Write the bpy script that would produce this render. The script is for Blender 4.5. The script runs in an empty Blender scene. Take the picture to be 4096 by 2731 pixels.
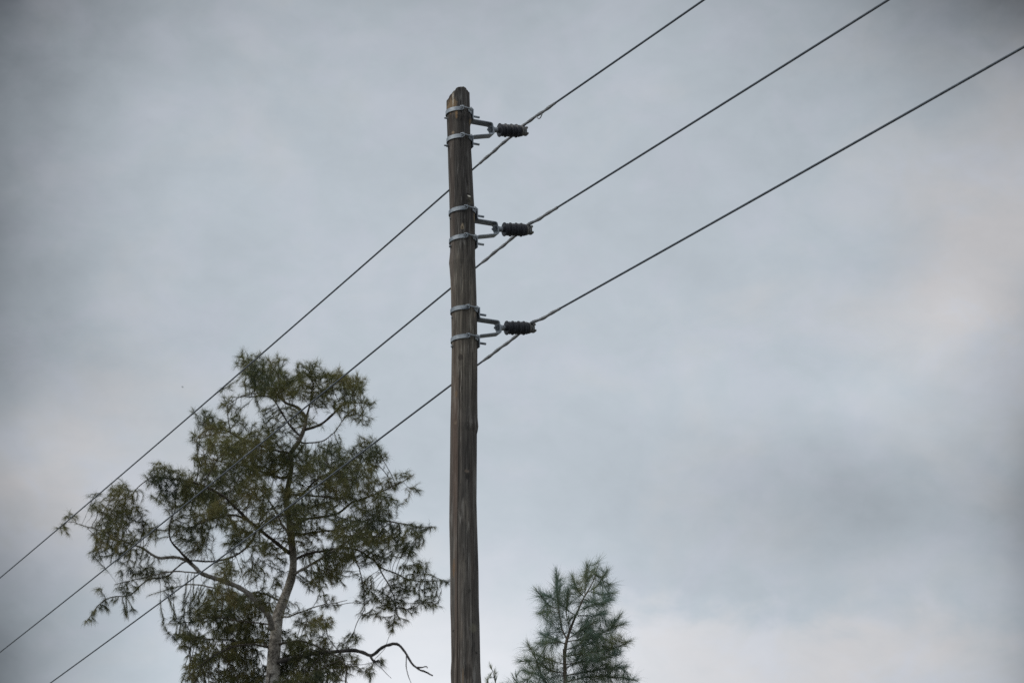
import bpy, bmesh, math, random
import numpy as np
from mathutils import Vector, Matrix, noise as mnoise

random.seed(7)
rng = np.random.default_rng(11)
S = bpy.context.scene
COL = S.collection
R = math.radians

# ------------------------------------------------------------------ camera
FPX, CX, CY = 10500.0, 2048.0, 1365.5        # focal length and centre in pixels of the 4096 x 2731 photograph
PITCH = R(19.0)
EYE = np.array((0.0, 0.0, 1.6))
FWD = np.array((0, math.cos(PITCH), math.sin(PITCH)))
UPV = np.array((0, -math.sin(PITCH), math.cos(PITCH)))


def ray(px, py):
    d = FWD + UPV * ((CY - py) / FPX)
    d = d.copy(); d[0] += (px - CX) / FPX
    return d


def at(px, py, Y):
    """Point seen at a place of the photograph, at the distance Y in front of the camera."""
    d = ray(px, py)
    return EYE + d * (Y / d[1])


cam_d = bpy.data.cameras.new('camera')
cam = bpy.data.objects.new('camera', cam_d)
COL.objects.link(cam)
cam.location = EYE
cam.rotation_euler = (R(90) + PITCH, 0, 0)
cam_d.sensor_width = 36.0
cam_d.lens = FPX / 4096 * 36.0
cam_d.clip_start = 0.1
cam_d.clip_end = 8000
cam_d.dof.use_dof = True
cam_d.dof.focus_distance = 20.3
cam_d.dof.aperture_fstop = 8.0
S.camera = cam

# ------------------------------------------------------------------ node helpers


class E:
    """A value in a node tree, with arithmetic."""
    def __init__(self, nt, sock):
        self.nt, self.s = nt, sock

    def _op(self, op, *a):
        n = self.nt.nodes.new('ShaderNodeMath'); n.operation = op
        for i, v in enumerate((self,) + a):
            if isinstance(v, E): self.nt.links.new(v.s, n.inputs[i])
            else: n.inputs[i].default_value = v
        return E(self.nt, n.outputs[0])

    def __add__(self, o): return self._op('ADD', o)
    def __sub__(self, o): return self._op('SUBTRACT', o)
    def __mul__(self, o): return self._op('MULTIPLY', o)
    def __truediv__(self, o): return self._op('DIVIDE', o)
    __radd__ = __add__
    __rmul__ = __mul__
    def max(self, o): return self._op('MAXIMUM', o)
    def min(self, o): return self._op('MINIMUM', o)
    def pow(self, o): return self._op('POWER', o)
    def exp(self): return self._op('EXPONENT')
    def asin(self): return self._op('ARCSINE')
    def atan2(self, o): return self._op('ARCTAN2', o)

    def step(self, a, b):
        n = self.nt.nodes.new('ShaderNodeMapRange'); n.interpolation_type = 'SMOOTHSTEP'
        self.nt.links.new(self.s, n.inputs['Value'])
        n.inputs['From Min'].default_value = a; n.inputs['From Max'].default_value = b
        return E(self.nt, n.outputs['Result'])


def noise_tex(nt, vec, scale, detail=4.0, rough=0.55, mapping=None, dist=0.0, loc=(0, 0, 0)):
    if mapping is not None:
        m = nt.nodes.new('ShaderNodeMapping'); m.inputs['Scale'].default_value = mapping
        m.inputs['Location'].default_value = loc
        nt.links.new(vec, m.inputs['Vector']); vec = m.outputs['Vector']
    n = nt.nodes.new('ShaderNodeTexNoise')
    n.inputs['Scale'].default_value = scale; n.inputs['Detail'].default_value = detail
    n.inputs['Roughness'].default_value = rough; n.inputs['Distortion'].default_value = dist
    nt.links.new(vec, n.inputs['Vector'])
    return E(nt, n.outputs['Fac'])


def ramp(nt, fac, stops):
    n = nt.nodes.new('ShaderNodeValToRGB')
    cr = n.color_ramp
    while len(cr.elements) < len(stops): cr.elements.new(0.5)
    for e, (p, c) in zip(cr.elements, stops):
        e.position = p; e.color = (*c, 1)
    nt.links.new(fac.s, n.inputs['Fac'])
    return n.outputs['Color']


def mixcol(nt, fac, a, b, mode='MIX'):
    n = nt.nodes.new('ShaderNodeMix'); n.data_type = 'RGBA'; n.blend_type = mode
    if isinstance(fac, E): nt.links.new(fac.s, n.inputs[0])
    else: n.inputs[0].default_value = fac
    for i, v in ((6, a), (7, b)):
        if isinstance(v, (tuple, list)): n.inputs[i].default_value = (*v, 1)
        else: nt.links.new(v, n.inputs[i])
    return n.outputs[2]


def material(name):
    m = bpy.data.materials.new(name); m.use_nodes = True
    nt = m.node_tree
    b = nt.nodes['Principled BSDF']
    tc = nt.nodes.new('ShaderNodeTexCoord')
    return m, nt, b, tc


def bump(nt, b, h, strength, dist):
    n = nt.nodes.new('ShaderNodeBump')
    n.inputs['Strength'].default_value = strength; n.inputs['Distance'].default_value = dist
    nt.links.new(h.s, n.inputs['Height']); nt.links.new(n.outputs['Normal'], b.inputs['Normal'])


# ------------------------------------------------------------------ sky and light
SUN_EL, SUN_AZ = R(46), R(-108)      # soft sun behind cloud, high on the left and a little behind the camera
w = bpy.data.worlds.new('World'); S.world = w; w.use_nodes = True
nt = w.node_tree
bg = nt.nodes['Background']
bg.inputs['Strength'].default_value = 0.1
tc = nt.nodes.new('ShaderNodeTexCoord')
gen = tc.outputs['Generated']
sky = nt.nodes.new('ShaderNodeTexSky'); sky.sky_type = 'NISHITA'; sky.sun_disc = False
sky.sun_elevation = SUN_EL; sky.sun_rotation = SUN_AZ
sep = nt.nodes.new('ShaderNodeSeparateXYZ'); nt.links.new(gen, sep.inputs[0])
X, Y, Z = (E(nt, sep.outputs[i]) for i in range(3))
DEG = 57.29578
n1 = noise_tex(nt, gen, 9.0, 3.0, 0.5)
n2 = noise_tex(nt, gen, 9.0, 3.0, 0.5, (1, 1, 1), 0, (3.1, 1.7, 5.2))
n3 = noise_tex(nt, gen, 22.0, 5.0, 0.55, (1, 1, 1.6), 0.3, (7.3, 2.2, 0.4))
n4 = noise_tex(nt, gen, 5.0, 2.0, 0.5, (1, 1, 1.8), 0.0, (1.3, 8.2, 2.4))
AZ = X.atan2(Y) * DEG + (n1 - 0.5) * 3.4
EL = Z.asin() * DEG + (n2 - 0.5) * 3.0


def blob(az, el, saz, sel, amp):
    a = (AZ - az) * (1.0 / saz); b_ = (EL - el) * (1.0 / sel)
    return ((a * a + b_ * b_) * -1.0).exp() * amp


n5 = noise_tex(nt, gen, 34.0, 5.0, 0.6, (1, 1, 1.3), 0.4, (2.3, 4.2, 6.4))
n6 = noise_tex(nt, gen, 75.0, 5.0, 0.6, (1, 1, 1.5), 0.6, (5.3, 1.2, 9.4))
L = (n3 - 0.5) * 0.11 + (n4 - 0.5) * 0.09 + (n5 - 0.5) * 0.085 + (n6 - 0.5) * 0.04 + 0.535
for args in [
    # azimuth, elevation, spreads (degrees), brightness of cloud there; dark frame-edge ones are lens vignetting painted into the sky
    (-2.0, 10.8, 4.8, 3.1, 0.36),
    (-1.0, 18.5, 7.0, 5.0, 0.05),
    (-10.3, 15.8, 2.2, 1.2, 0.10),
    (11.6, 21.0, 1.9, 1.6, 0.025),
    (9.8, 19.2, 1.5, 1.1, 0.06),
    (8.4, 17.7, 1.3, 0.9, 0.05),
    (-13.6, 21.0, 3.4, 9.0, -0.37),
    (-12.6, 27.8, 5.5, 3.4, -0.27),
    (0.0, 28.6, 14.0, 2.4, -0.17),
    (13.3, 15.4, 1.7, 3.6, -0.36),
    (12.6, 14.8, 3.0, 2.6, -0.08),
    (14.0, 28.4, 4.2, 4.6, -0.56),
    (11.0, 27.0, 6.0, 3.0, -0.07),
    (7.4, 15.2, 3.4, 1.5, -0.11),
    (-12.8, 11.0, 3.2, 2.6, -0.36),
    (5.5, 17.6, 2.6, 1.0, 0.04),
    (13.4, 11.2, 2.0, 2.4, -0.42)]:
    L = L + blob(*args)
# heaped top edge of the low pale cloud on the right
edge = (EL * -1.0 + (AZ * -0.17) + 14.15) + (n3 - 0.5) * 1.9 + (n5 - 0.5) * 0.9 + (n6 - 0.5) * 0.25
low = edge.step(-0.40, 0.75) * AZ.step(0.5, 3.0) * (AZ * -1.0).step(-13.5, -9.0)
L = L + low * 0.105 * (AZ * -1.0).step(-12.0, -2.0) + low * 0.02
L = L + EL.step(34, 80) * 0.35
L = L.max(0.05)
pink = (low * 0.8 + AZ.step(9.0, 13.0) * 0.4 + blob(-10.3, 15.6, 3.2, 1.8, 0.9) + blob(10.6, 20.4, 2.6, 2.8, 0.9) + (n3 - 0.52) * 1.6).max(0.0).min(1.0)
tint = mixcol(nt, pink, (0.900, 0.998, 1.088), (1.0, 0.990, 1.01))
tint = mixcol(nt, n5.step(0.46, 0.64) * 0.5, tint, (0.925, 0.982, 1.10))
tint = mixcol(nt, L.step(0.56, 0.85) * 0.75, tint, (0.985, 0.995, 1.03))
lum = nt.nodes.new('ShaderNodeCombineColor')
L10 = L * 10.0
for i in range(3): nt.links.new(L10.s, lum.inputs[i])
cloud = mixcol(nt, 1.0, tint, lum.outputs[0], 'MULTIPLY')
final = mixcol(nt, 0.95, sky.outputs['Color'], cloud)
nt.links.new(final, bg.inputs['Color'])

sun_d = bpy.data.lights.new('sun', 'SUN'); sun = bpy.data.objects.new('sun', sun_d); COL.objects.link(sun)
sun_d.energy = 1.35; sun_d.angle = R(24); sun_d.color = (1.0, 0.95, 0.88)
sd = Vector((math.sin(SUN_AZ) * math.cos(SUN_EL), math.cos(SUN_AZ) * math.cos(SUN_EL), math.sin(SUN_EL)))
sun.rotation_euler = sd.to_track_quat('Z', 'Y').to_euler()
sun.location = sd * 60

S.view_settings.view_transform = 'Standard'; S.view_settings.look = 'None'
S.cycles.use_denoising = False
S.view_settings.exposure = 0; S.view_settings.gamma = 1

# ------------------------------------------------------------------ object helpers


def mesh_obj(name, verts, faces, mats, parent=None, smooth=True, midx=None):
    me = bpy.data.meshes.new(name)
    me.from_pydata([tuple(v) for v in verts], [], faces)
    for m in (mats if isinstance(mats, (list, tuple)) else [mats]): me.materials.append(m)
    if smooth: me.polygons.foreach_set('use_smooth', [True] * len(me.polygons))
    if midx is not None: me.polygons.foreach_set('material_index', midx)
    me.update()
    o = bpy.data.objects.new(name, me); COL.objects.link(o)
    if parent is not None: o.parent = parent
    return o


def bm_obj(name, bm, mats, parent=None, smooth=False):
    bmesh.ops.recalc_face_normals(bm, faces=bm.faces)
    me = bpy.data.meshes.new(name); bm.to_mesh(me); bm.free()
    for m in (mats if isinstance(mats, (list, tuple)) else [mats]): me.materials.append(m)
    if smooth: me.polygons.foreach_set('use_smooth', [True] * len(me.polygons))
    o = bpy.data.objects.new(name, me); COL.objects.link(o)
    if parent is not None: o.parent = parent
    return o


def tag(o, label=None, cat=None, group=None, kind=None):
    for k, v in (('label', label), ('category', cat), ('group', group), ('kind', kind)):
        if v: o[k] = v
    return o


def empty(name, loc):
    o = bpy.data.objects.new(name, None); COL.objects.link(o); o.location = loc
    o.empty_display_size = 0.3
    return o


def tube(pts, rad, n=8, cap=True, lobes=0, lobe=0.0, pitch=1.0):
    """Vertices and faces of a tube along a polyline (parallel-transport frames)."""
    P = np.asarray(pts, float); m = len(P)
    rad = np.broadcast_to(np.asarray(rad, float), (m,))
    T = np.gradient(P, axis=0); T /= np.linalg.norm(T, axis=1)[:, None] + 1e-12
    a = np.array((0, 0, 1.0)) if abs(T[0][2]) < 0.9 else np.array((1.0, 0, 0))
    N = np.cross(T[0], a); N /= np.linalg.norm(N)
    V = []; acc = 0.0
    ang = np.arange(n) * 2 * math.pi / n
    for i in range(m):
        N = N - T[i] * N.dot(T[i]); N /= np.linalg.norm(N) + 1e-12
        B = np.cross(T[i], N)
        if i: acc += np.linalg.norm(P[i] - P[i - 1])
        rr = rad[i] + (lobe * np.cos(lobes * (ang - 2 * math.pi * acc / pitch)) if lobes else 0)
        V.append(P[i] + np.outer(np.cos(ang) * rr, N) + np.outer(np.sin(ang) * rr, B))
    V = np.concatenate(V)
    F = [(i * n + j, i * n + (j + 1) % n, (i + 1) * n + (j + 1) % n, (i + 1) * n + j)
         for i in range(m - 1) for j in range(n)]
    if cap:
        F.append(tuple(range(n - 1, -1, -1))); F.append(tuple((m - 1) * n + j for j in range(n)))
    return V, F


def join(parts):
    V, F, o = [], [], 0
    for v, f in parts:
        V.append(np.asarray(v)); F += [tuple(i + o for i in q) for q in f]; o += len(v)
    return np.concatenate(V), F


def smooth_path(pts, step):
    """Catmull-Rom through the points (any dimension), resampled at about the given step."""
    P = np.asarray(pts, float)
    if len(P) < 3:
        n = max(2, int(np.linalg.norm(P[-1][:3] - P[0][:3]) / step) + 1)
        t = np.linspace(0, 1, n)[:, None]
        return P[0] * (1 - t) + P[-1] * t
    Q = np.vstack([2 * P[0] - P[1], P, 2 * P[-1] - P[-2]])
    out = []
    for i in range(1, len(Q) - 2):
        n = max(2, int(np.linalg.norm(Q[i + 1][:3] - Q[i][:3]) / step))
        for t in np.arange(n) / n:
            out.append(0.5 * (2 * Q[i] + (Q[i + 1] - Q[i - 1]) * t + (2 * Q[i - 1] - 5 * Q[i] + 4 * Q[i + 1] - Q[i + 2]) * t * t
                              + (3 * Q[i] - Q[i - 1] - 3 * Q[i + 1] + Q[i + 2]) * t ** 3))
    out.append(P[-1])
    return np.array(out)


# ------------------------------------------------------------------ materials
# ground
MG, gnt, gb, gtc = material('dry_grass_ground')
g1 = noise_tex(gnt, gtc.outputs['Object'], 0.35, 6, 0.6)
g2 = noise_tex(gnt, gtc.outputs['Object'], 6.0, 5, 0.65)
gnt.links.new(ramp(gnt, g1 * 0.6 + g2 * 0.4, [(0.3, (0.050, 0.050, 0.040)), (0.5, (0.088, 0.084, 0.070)), (0.7, (0.15, 0.142, 0.122))]),
              gb.inputs['Base Color'])
gb.inputs['Roughness'].default_value = 0.95
bump(gnt, gb, g2, 0.6, 0.05)

# weathered timber of the pole (object origin on the pole's foot)
MW, wnt, wb, wtc = material('weathered_pole_timber')
ob = wtc.outputs['Object']
wa = noise_tex(wnt, ob, 1.0, 6, 0.62, (26, 26, 1.5), 0.7)
wfine = noise_tex(wnt, ob, 1.0, 4, 0.65, (110, 110, 4.0), 0.2, (2, 1, 3))
wbig = noise_tex(wnt, ob, 1.0, 3, 0.5, (7, 7, 0.9), 0.0, (5, 2, 9))
wred = noise_tex(wnt, ob, 1.0, 3, 0.5, (12, 12, 0.45), 0.0, (1, 4, 2))
wspot = noise_tex(wnt, ob, 1.0, 2, 0.5, (30, 30, 9), 0.0, (9, 9, 1))
val = wa * 0.45 + wfine * 0.3 + wbig * 0.25
wc = ramp(wnt, val, [(0.36, (0.022, 0.021, 0.020)), (0.46, (0.066, 0.059, 0.053)), (0.55, (0.112, 0.100, 0.088)), (0.66, (0.25, 0.225, 0.20))])
wchk = noise_tex(wnt, ob, 1.0, 2, 0.5, (34, 34, 0.28), 0.25, (3, 7, 1))
dchk = (wchk - 0.5)._op('ABSOLUTE')
wc = mixcol(wnt, (dchk * -1.0).step(-0.022, -0.006) * wbig.step(0.36, 0.5) * 0.75, wc, (0.016, 0.014, 0.013))
wgrey = noise_tex(wnt, ob, 1.0, 4, 0.6, (60, 60, 3.4), 0.5, (8, 1, 4))
wc = mixcol(wnt, wgrey.step(0.55, 0.68) * 0.6, wc, (0.27, 0.255, 0.235))
wmott = noise_tex(wnt, ob, 1.0, 5, 0.6, (16, 16, 3.2), 0.6, (4, 4, 8))
wc = mixcol(wnt, wmott.step(0.54, 0.66) * 0.4, wc, mixcol(wnt, 1.0, wc, (1.75, 1.7, 1.6), 'MULTIPLY'))
wc = mixcol(wnt, (wmott * -1.0).step(-0.46, -0.36) * 0.4, wc, mixcol(wnt, 1.0, wc, (0.5, 0.5, 0.5), 'MULTIPLY'))
wc = mixcol(wnt, wred.step(0.5, 0.68) * 0.22, wc, (0.14, 0.09, 0.066))
wc = mixcol(wnt, wspot.step(0.68, 0.76) * 0.6, wc, (0.035, 0.030, 0.027))
wb.inputs['Roughness'].default_value = 0.88
wb.inputs['Specular IOR Level'].default_value = 0.25
bump(wnt, wb, wa * 0.6 + wfine * 0.4, 0.7, 0.012)

# galvanised steel
MS, snt, sb, stc = material('galvanised_steel')
s1 = noise_tex(snt, stc.outputs['Object'], 60, 4, 0.6)
s2 = noise_tex(snt, stc.outputs['Object'], 9, 3, 0.6)
s3 = noise_tex(snt, stc.outputs['Object'], 26, 4, 0.7, (1, 1, 1), 0.0, (3, 3, 3))
sc = ramp(snt, s1 * 0.4 + s2 * 0.6, [(0.38, (0.17, 0.20, 0.23)), (0.62, (0.43, 0.465, 0.495))])
snt.links.new(mixcol(snt, s3.step(0.60, 0.70) * 0.6, sc, (0.11, 0.085, 0.068)), sb.inputs['Base Color'])
sb.inputs['Metallic'].default_value = 0.85
snt.links.new((s1 * 0.3 + 0.45).s, sb.inputs['Roughness'])
bump(snt, sb, s1, 0.25, 0.003)

# brown insulator polymer
MI, int_, ib, itc = material('brown_insulator_glaze')
i1 = noise_tex(int_, itc.outputs['Object'], 35, 4, 0.6)
int_.links.new(ramp(int_, i1, [(0.3, (0.021, 0.024, 0.031)), (0.7, (0.047, 0.050, 0.060))]), ib.inputs['Base Color'])
ib.inputs['Specular IOR Level'].default_value = 0.35
int_.links.new((i1 * 0.3 + 0.36).s, ib.inputs['Roughness'])
# grey cement / cap
MC, cnt, cb, ctc = material('grey_insulator_cap')
c1 = noise_tex(cnt, ctc.outputs['Object'], 70, 4, 0.6)
cnt.links.new(ramp(cnt, c1, [(0.3, (0.095, 0.095, 0.09)), (0.7, (0.21, 0.205, 0.195))]), cb.inputs['Base Color'])
cb.inputs['Roughness'].default_value = 0.75
# aluminium wire, weathered dark; armour rods paler
MA, ant, ab, atc = material('weathered_aluminium_wire')
a1 = noise_tex(ant, atc.outputs['Object'], 18, 3, 0.6)
ant.links.new(ramp(ant, a1, [(0.3, (0.075, 0.092, 0.112)), (0.7, (0.14, 0.162, 0.19))]), ab.inputs['Base Color'])
ab.inputs['Metallic'].default_value = 0.35; ab.inputs['Roughness'].default_value = 0.5
MR, rnt, rb, rtc = material('pale_aluminium_rods')
r1 = noise_tex(rnt, rtc.outputs['Object'], 30, 3, 0.6)
rnt.links.new(ramp(rnt, r1, [(0.3, (0.19, 0.205, 0.22)), (0.7, (0.37, 0.385, 0.40))]), rb.inputs['Base Color'])
rb.inputs['Metallic'].default_value = 0.1; rb.inputs['Roughness'].default_value = 0.55


def bark(name, c0, c1, c2, sc):
    m, t, b, k = material(name)
    v1 = noise_tex(t, k.outputs['Object'], sc, 5, 0.65, (1, 1, 0.6), 0.3)
    v2 = noise_tex(t, k.outputs['Object'], sc * 6, 4, 0.6)
    t.links.new(ramp(t, v1 * 0.6 + v2 * 0.4, [(0.36, c0), (0.5, c1), (0.64, c2)]), b.inputs['Base Color'])
    b.inputs['Roughness'].default_value = 0.9
    b.inputs['Specular IOR Level'].default_value = 0.2
    bump(t, b, v2, 0.6, 0.02)
    return m


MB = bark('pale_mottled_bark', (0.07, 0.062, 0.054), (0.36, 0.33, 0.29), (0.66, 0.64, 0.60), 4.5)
bt = MB.node_tree; bb = bt.nodes['Principled BSDF']     # crown shade on the upper trunk painted in as darker bark colour
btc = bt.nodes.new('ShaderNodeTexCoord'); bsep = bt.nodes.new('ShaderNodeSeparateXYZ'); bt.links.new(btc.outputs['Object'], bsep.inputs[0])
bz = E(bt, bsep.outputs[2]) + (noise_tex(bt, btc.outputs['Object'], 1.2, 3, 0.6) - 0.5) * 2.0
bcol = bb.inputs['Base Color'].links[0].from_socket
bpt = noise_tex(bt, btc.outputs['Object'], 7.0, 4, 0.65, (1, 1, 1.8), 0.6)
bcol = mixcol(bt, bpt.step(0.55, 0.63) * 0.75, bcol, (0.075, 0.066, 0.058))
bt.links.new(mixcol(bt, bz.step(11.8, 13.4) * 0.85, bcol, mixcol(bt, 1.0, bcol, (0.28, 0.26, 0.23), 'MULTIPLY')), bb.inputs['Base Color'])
ML = bark('grey_limb_bark', (0.08, 0.072, 0.065), (0.26, 0.24, 0.215), (0.46, 0.44, 0.41), 4.5)
MT = bark('dark_twig_bark', (0.035, 0.03, 0.026), (0.075, 0.064, 0.054), (0.15, 0.13, 0.11), 3.0)
MD = bark('dead_branch_bark', (0.035, 0.033, 0.034), (0.065, 0.06, 0.058), (0.12, 0.11, 0.105), 4.0)
MY = bark('young_tree_bark', (0.07, 0.058, 0.045), (0.14, 0.115, 0.09), (0.24, 0.20, 0.165), 8.0)


def needles_mat(name, stops, clump, trans=0.42):
    m, t, b, k = material(name)
    v1 = noise_tex(t, k.outputs['Object'], clump, 3, 0.6)
    g = t.nodes.new('ShaderNodeNewGeometry')
    isl = E(t, g.outputs['Random Per Island'])
    col = ramp(t, (v1 - 0.5) * 1.3 + 0.34 + isl * 0.32, stops)
    t.links.new(col, b.inputs['Base Color'])
    b.inputs['Roughness'].default_value = 0.6
    b.inputs['Specular IOR Level'].default_value = 0.3
    tr = t.nodes.new('ShaderNodeBsdfTranslucent'); t.links.new(col, tr.inputs['Color'])
    mx = t.nodes.new('ShaderNodeMixShader'); mx.inputs[0].default_value = trans
    out = t.nodes['Material Output']
    t.links.new(b.outputs[0], mx.inputs[1]); t.links.new(tr.outputs[0], mx.inputs[2])
    t.links.new(mx.outputs[0], out.inputs['Surface'])
    return m


MN1 = needles_mat('olive_needle_foliage', [(0.20, (0.044, 0.068, 0.052)), (0.38, (0.098, 0.116, 0.060)), (0.56, (0.190, 0.190, 0.066)),
                                           (0.82, (0.240, 0.200, 0.092))], 1.3)
MN2 = needles_mat('blue_green_needle_foliage', [(0.25, (0.125, 0.190, 0.162)), (0.5, (0.175, 0.250, 0.205)), (0.75, (0.235, 0.245, 0.11))], 2.6, 0.55)

# ------------------------------------------------------------------ ground
bm = bmesh.new()
bmesh.ops.create_grid(bm, x_segments=60, y_segments=60, size=1500)
for v in bm.verts:
    d = math.hypot(v.co.x, v.co.y)
    v.co.z = 0.0 if d < 80 else -0.6 + 0.5 * mnoise.noise(v.co * 0.01)
ground = bm_obj('ground', bm, MG, smooth=True)
tag(ground, kind='structure')

# ------------------------------------------------------------------ the pole
YP = 18.5
EDGES = [  # row of the photograph, left and right edge of the timber there
    (380, 1786.5, 1879), (410, 1785.5, 1880), (440, 1785.8, 1881), (462, 1786.5, 1883), (478, 1787, 1888), (492, 1787.5, 1885), (505, 1788, 1881.5), (530, 1788.8, 1882),
    (600, 1791, 1885.5), (650, 1792.5, 1888.5), (700, 1794, 1891), (780, 1797, 1894.8), (850, 1798.4, 1899), (890, 1798.8, 1900),
    (960, 1800, 1900.3), (1010, 1800.5, 1900.5), (1035, 1798, 1900.5), (1055, 1796, 1901.5), (1072, 1798, 1902.3), (1120, 1801.5, 1903.6), (1180, 1804, 1905.6), (1300, 1806, 1908),
    (1400, 1807, 1909), (1500, 1806, 1909), (1600, 1804.5, 1909), (1670, 1802.6, 1910), (1705, 1801.8, 1913), (1720, 1801.6, 1911), (1735, 1801.4, 1907.4),
    (1850, 1800, 1907), (2000, 1798, 1905.8), (2090, 1797.2, 1908), (2200, 1799.5, 1911.5), (2280, 1800.6, 1914), (2430, 1800.6, 1916), (2500, 1803, 1918.5),
    (2640, 1805, 1921), (2690, 1802, 1922.7), (2731, 1803.4, 1925.5), (2800, 1803, 1928), (3000, 1802, 1934)]
PZ, PC, PR = [], [], []
for y, l, r in EDGES:
    c = at((l + r) / 2, y, YP)
    depth = (c - EYE).dot(FWD)
    PZ.append(c[2]); PC.append(c[0]); PR.append((r - l) / 2 * depth / FPX)
PZ, PC, PR = (np.array(v[::-1]) for v in (PZ, PC, PR))
slope = (PC[1] - PC[0]) / (PZ[1] - PZ[0])


def pole_at(z):
    z = np.asarray(z, float)
    c = np.interp(z, PZ, PC); r = np.interp(z, PZ, PR)
    under = z < PZ[0]
    c = np.where(under, PC[0] - 0.006 * (PZ[0] - z), c)
    r = np.where(under, PR[0] + 0.004 * (PZ[0] - z), r)
    return c, r


base_x = float(pole_at(0.0)[0])
pole = empty('utility_pole', (base_x, YP, 0))
tag(pole, 'weathered round wooden utility pole with a broken top and three galvanised insulator brackets', 'utility pole')
POLE_O = np.array((base_x, YP, 0.0))

# top rim: height of the broken timber by angle (0 faces the camera, negative to the left)
rim_px = [(205, 430), (235, 372), (262, 318), (275, 292), (300, 285), (330, 240), (375, 212), (392, 210), (420, 158), (445, 128), (480, 112), (520, 100), (575, 108), (600, 98), (645, 112),
          (662, 118), (690, 170), (715, 192), (730, 232), (755, 236)]
rim_t, rim_z = [], []
for x, y in rim_px:
    s_ = max(-1, min(1, (x - 480) / 277)); th = math.asin(s_)
    p = at(1750 + x / 5.8075, 330 + y / 5.8075, YP - 0.09 * math.cos(th))
    rim_t.append(th); rim_z.append(p[2])
NC, ROWS = 144, 620
th = np.arange(NC) * 2 * math.pi / NC - math.pi
front = np.where(np.abs(th) <= math.pi / 2, th, np.sign(th) * (math.pi - np.abs(th)))
ztop = np.interp(front, rim_t, rim_z)
ztop = np.where(np.abs(th) > math.pi / 2, ztop - 0.03 * np.cos(2 * front).clip(0, 1) - 0.01, ztop)
ztop = ztop + np.array([0.006 * mnoise.noise(Vector((t * 11, 0, 3))) + 0.004 * mnoise.noise(Vector((t * 31, 5, 3))) for t in th])
vis = np.linspace(0, 1, ROWS)
ZLOW = 5.0
V = []
zrows = []
for k in range(12):
    zrows.append(np.full(NC, -0.6 + (ZLOW + 0.6) * k / 12))
for t in vis: zrows.append(ZLOW + t * (ztop - ZLOW))
crack_px = [(1480, 1834), (1600, 1838.5), (1780, 1835.5), (1950, 1832), (2140, 1831.5), (2300, 1830), (2500, 1832), (2731, 1829)]
ck = [at(x, y, YP - 0.1) for x, y in crack_px][::-1]
ckz = np.array([p[2] for p in ck]); ckx = np.array([p[0] for p in ck])
zt = float(np.max(ztop))
for zr in zrows:
    c, r = pole_at(zr)
    pr = np.empty(NC)
    for j in range(NC):
        q = Vector((math.sin(th[j]) * 3.2, math.cos(th[j]) * 3.2, zr[j] * 0.35))
        q2 = Vector((math.sin(th[j]) * 9, math.cos(th[j]) * 9, zr[j] * 0.8))
        pr[j] = 0.0022 * mnoise.noise(q) + 0.0016 * mnoise.noise(q2)
        if zr[j] > zt - 0.5:      # small splits by the broken end
            pr[j] += 0.002 * mnoise.noise(Vector((th[j] * 9, 2, zr[j] * 1.5))) * min(1, (zr[j] - zt + 0.5) * 3)
        if th[j] < R(-22) and th[j] > R(-80) and zr[j] > zt - 0.26:   # the chipped-off left shoulder
            pr[j] -= 0.006 * min(1, (zr[j] - zt + 0.26) / 0.12)
    if zr[0] < ckz[-1] + 0.02:
        tc_ = np.arcsin(np.clip((np.interp(zr[NC // 2], ckz, ckx) - c) / r, -1, 1))
        dth = np.abs((th - tc_ + math.pi) % (2 * math.pi) - math.pi)
        dep = 0.018 * min(1.0, max(0.0, (ckz[-1] - zr[NC // 2]) / 0.5)) + 0.004
        pr -= dep * np.clip(1 - dth / 0.06, 0, 1)
    rr = r + pr
    V.append(np.stack([c + rr * np.sin(th), YP - rr * np.cos(th), zr], 1))
    last_c, last_r = c, rr
nr = len(V)
# broken end closes inwards
for f, dz in ((0.86, 0.012), (0.5, 0.004), (0.2, -0.004)):
    zin = ztop + dz + np.array([0.012 * mnoise.noise(Vector((math.sin(t) * 4 * f, math.cos(t) * 4 * f, 1))) for t in th])
    zin = zin * (0.35 + 0.65 * f) + float(np.mean(ztop)) * (0.65 - 0.65 * f)
    V.append(np.stack([last_c + last_r * f * np.sin(th), YP - last_r * f * np.cos(th), zin], 1))
nr = len(V)
V = np.concatenate(V)
F = [(i * NC + j, i * NC + (j + 1) % NC, (i + 1) * NC + (j + 1) % NC, (i + 1) * NC + j) for i in range(nr - 1) for j in range(NC)]
F.append(tuple((nr - 1) * NC + j for j in range(NC)))
shaft = mesh_obj('shaft', V - POLE_O, F, MW, pole)

# marks that belong to the timber: knots, chips, bare patches  (row/column, half sizes in m, colour, strength)
geo = wtc.outputs['Object']
sepw = wnt.nodes.new('ShaderNodeSeparateXYZ'); wnt.links.new(geo, sepw.inputs[0])
ox, oy, oz = (E(wnt, sepw.outputs[i]) for i in range(3))
jit = noise_tex(wnt, geo, 40, 3, 0.6)
zhi_ = float(at(1850, 1050, YP)[2]); zmid = float(at(1855, 1300, YP)[2]); zlow_ = float(at(1855, 1700, YP)[2])
warpz = oz + (wbig - 0.5) * 1.6
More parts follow.
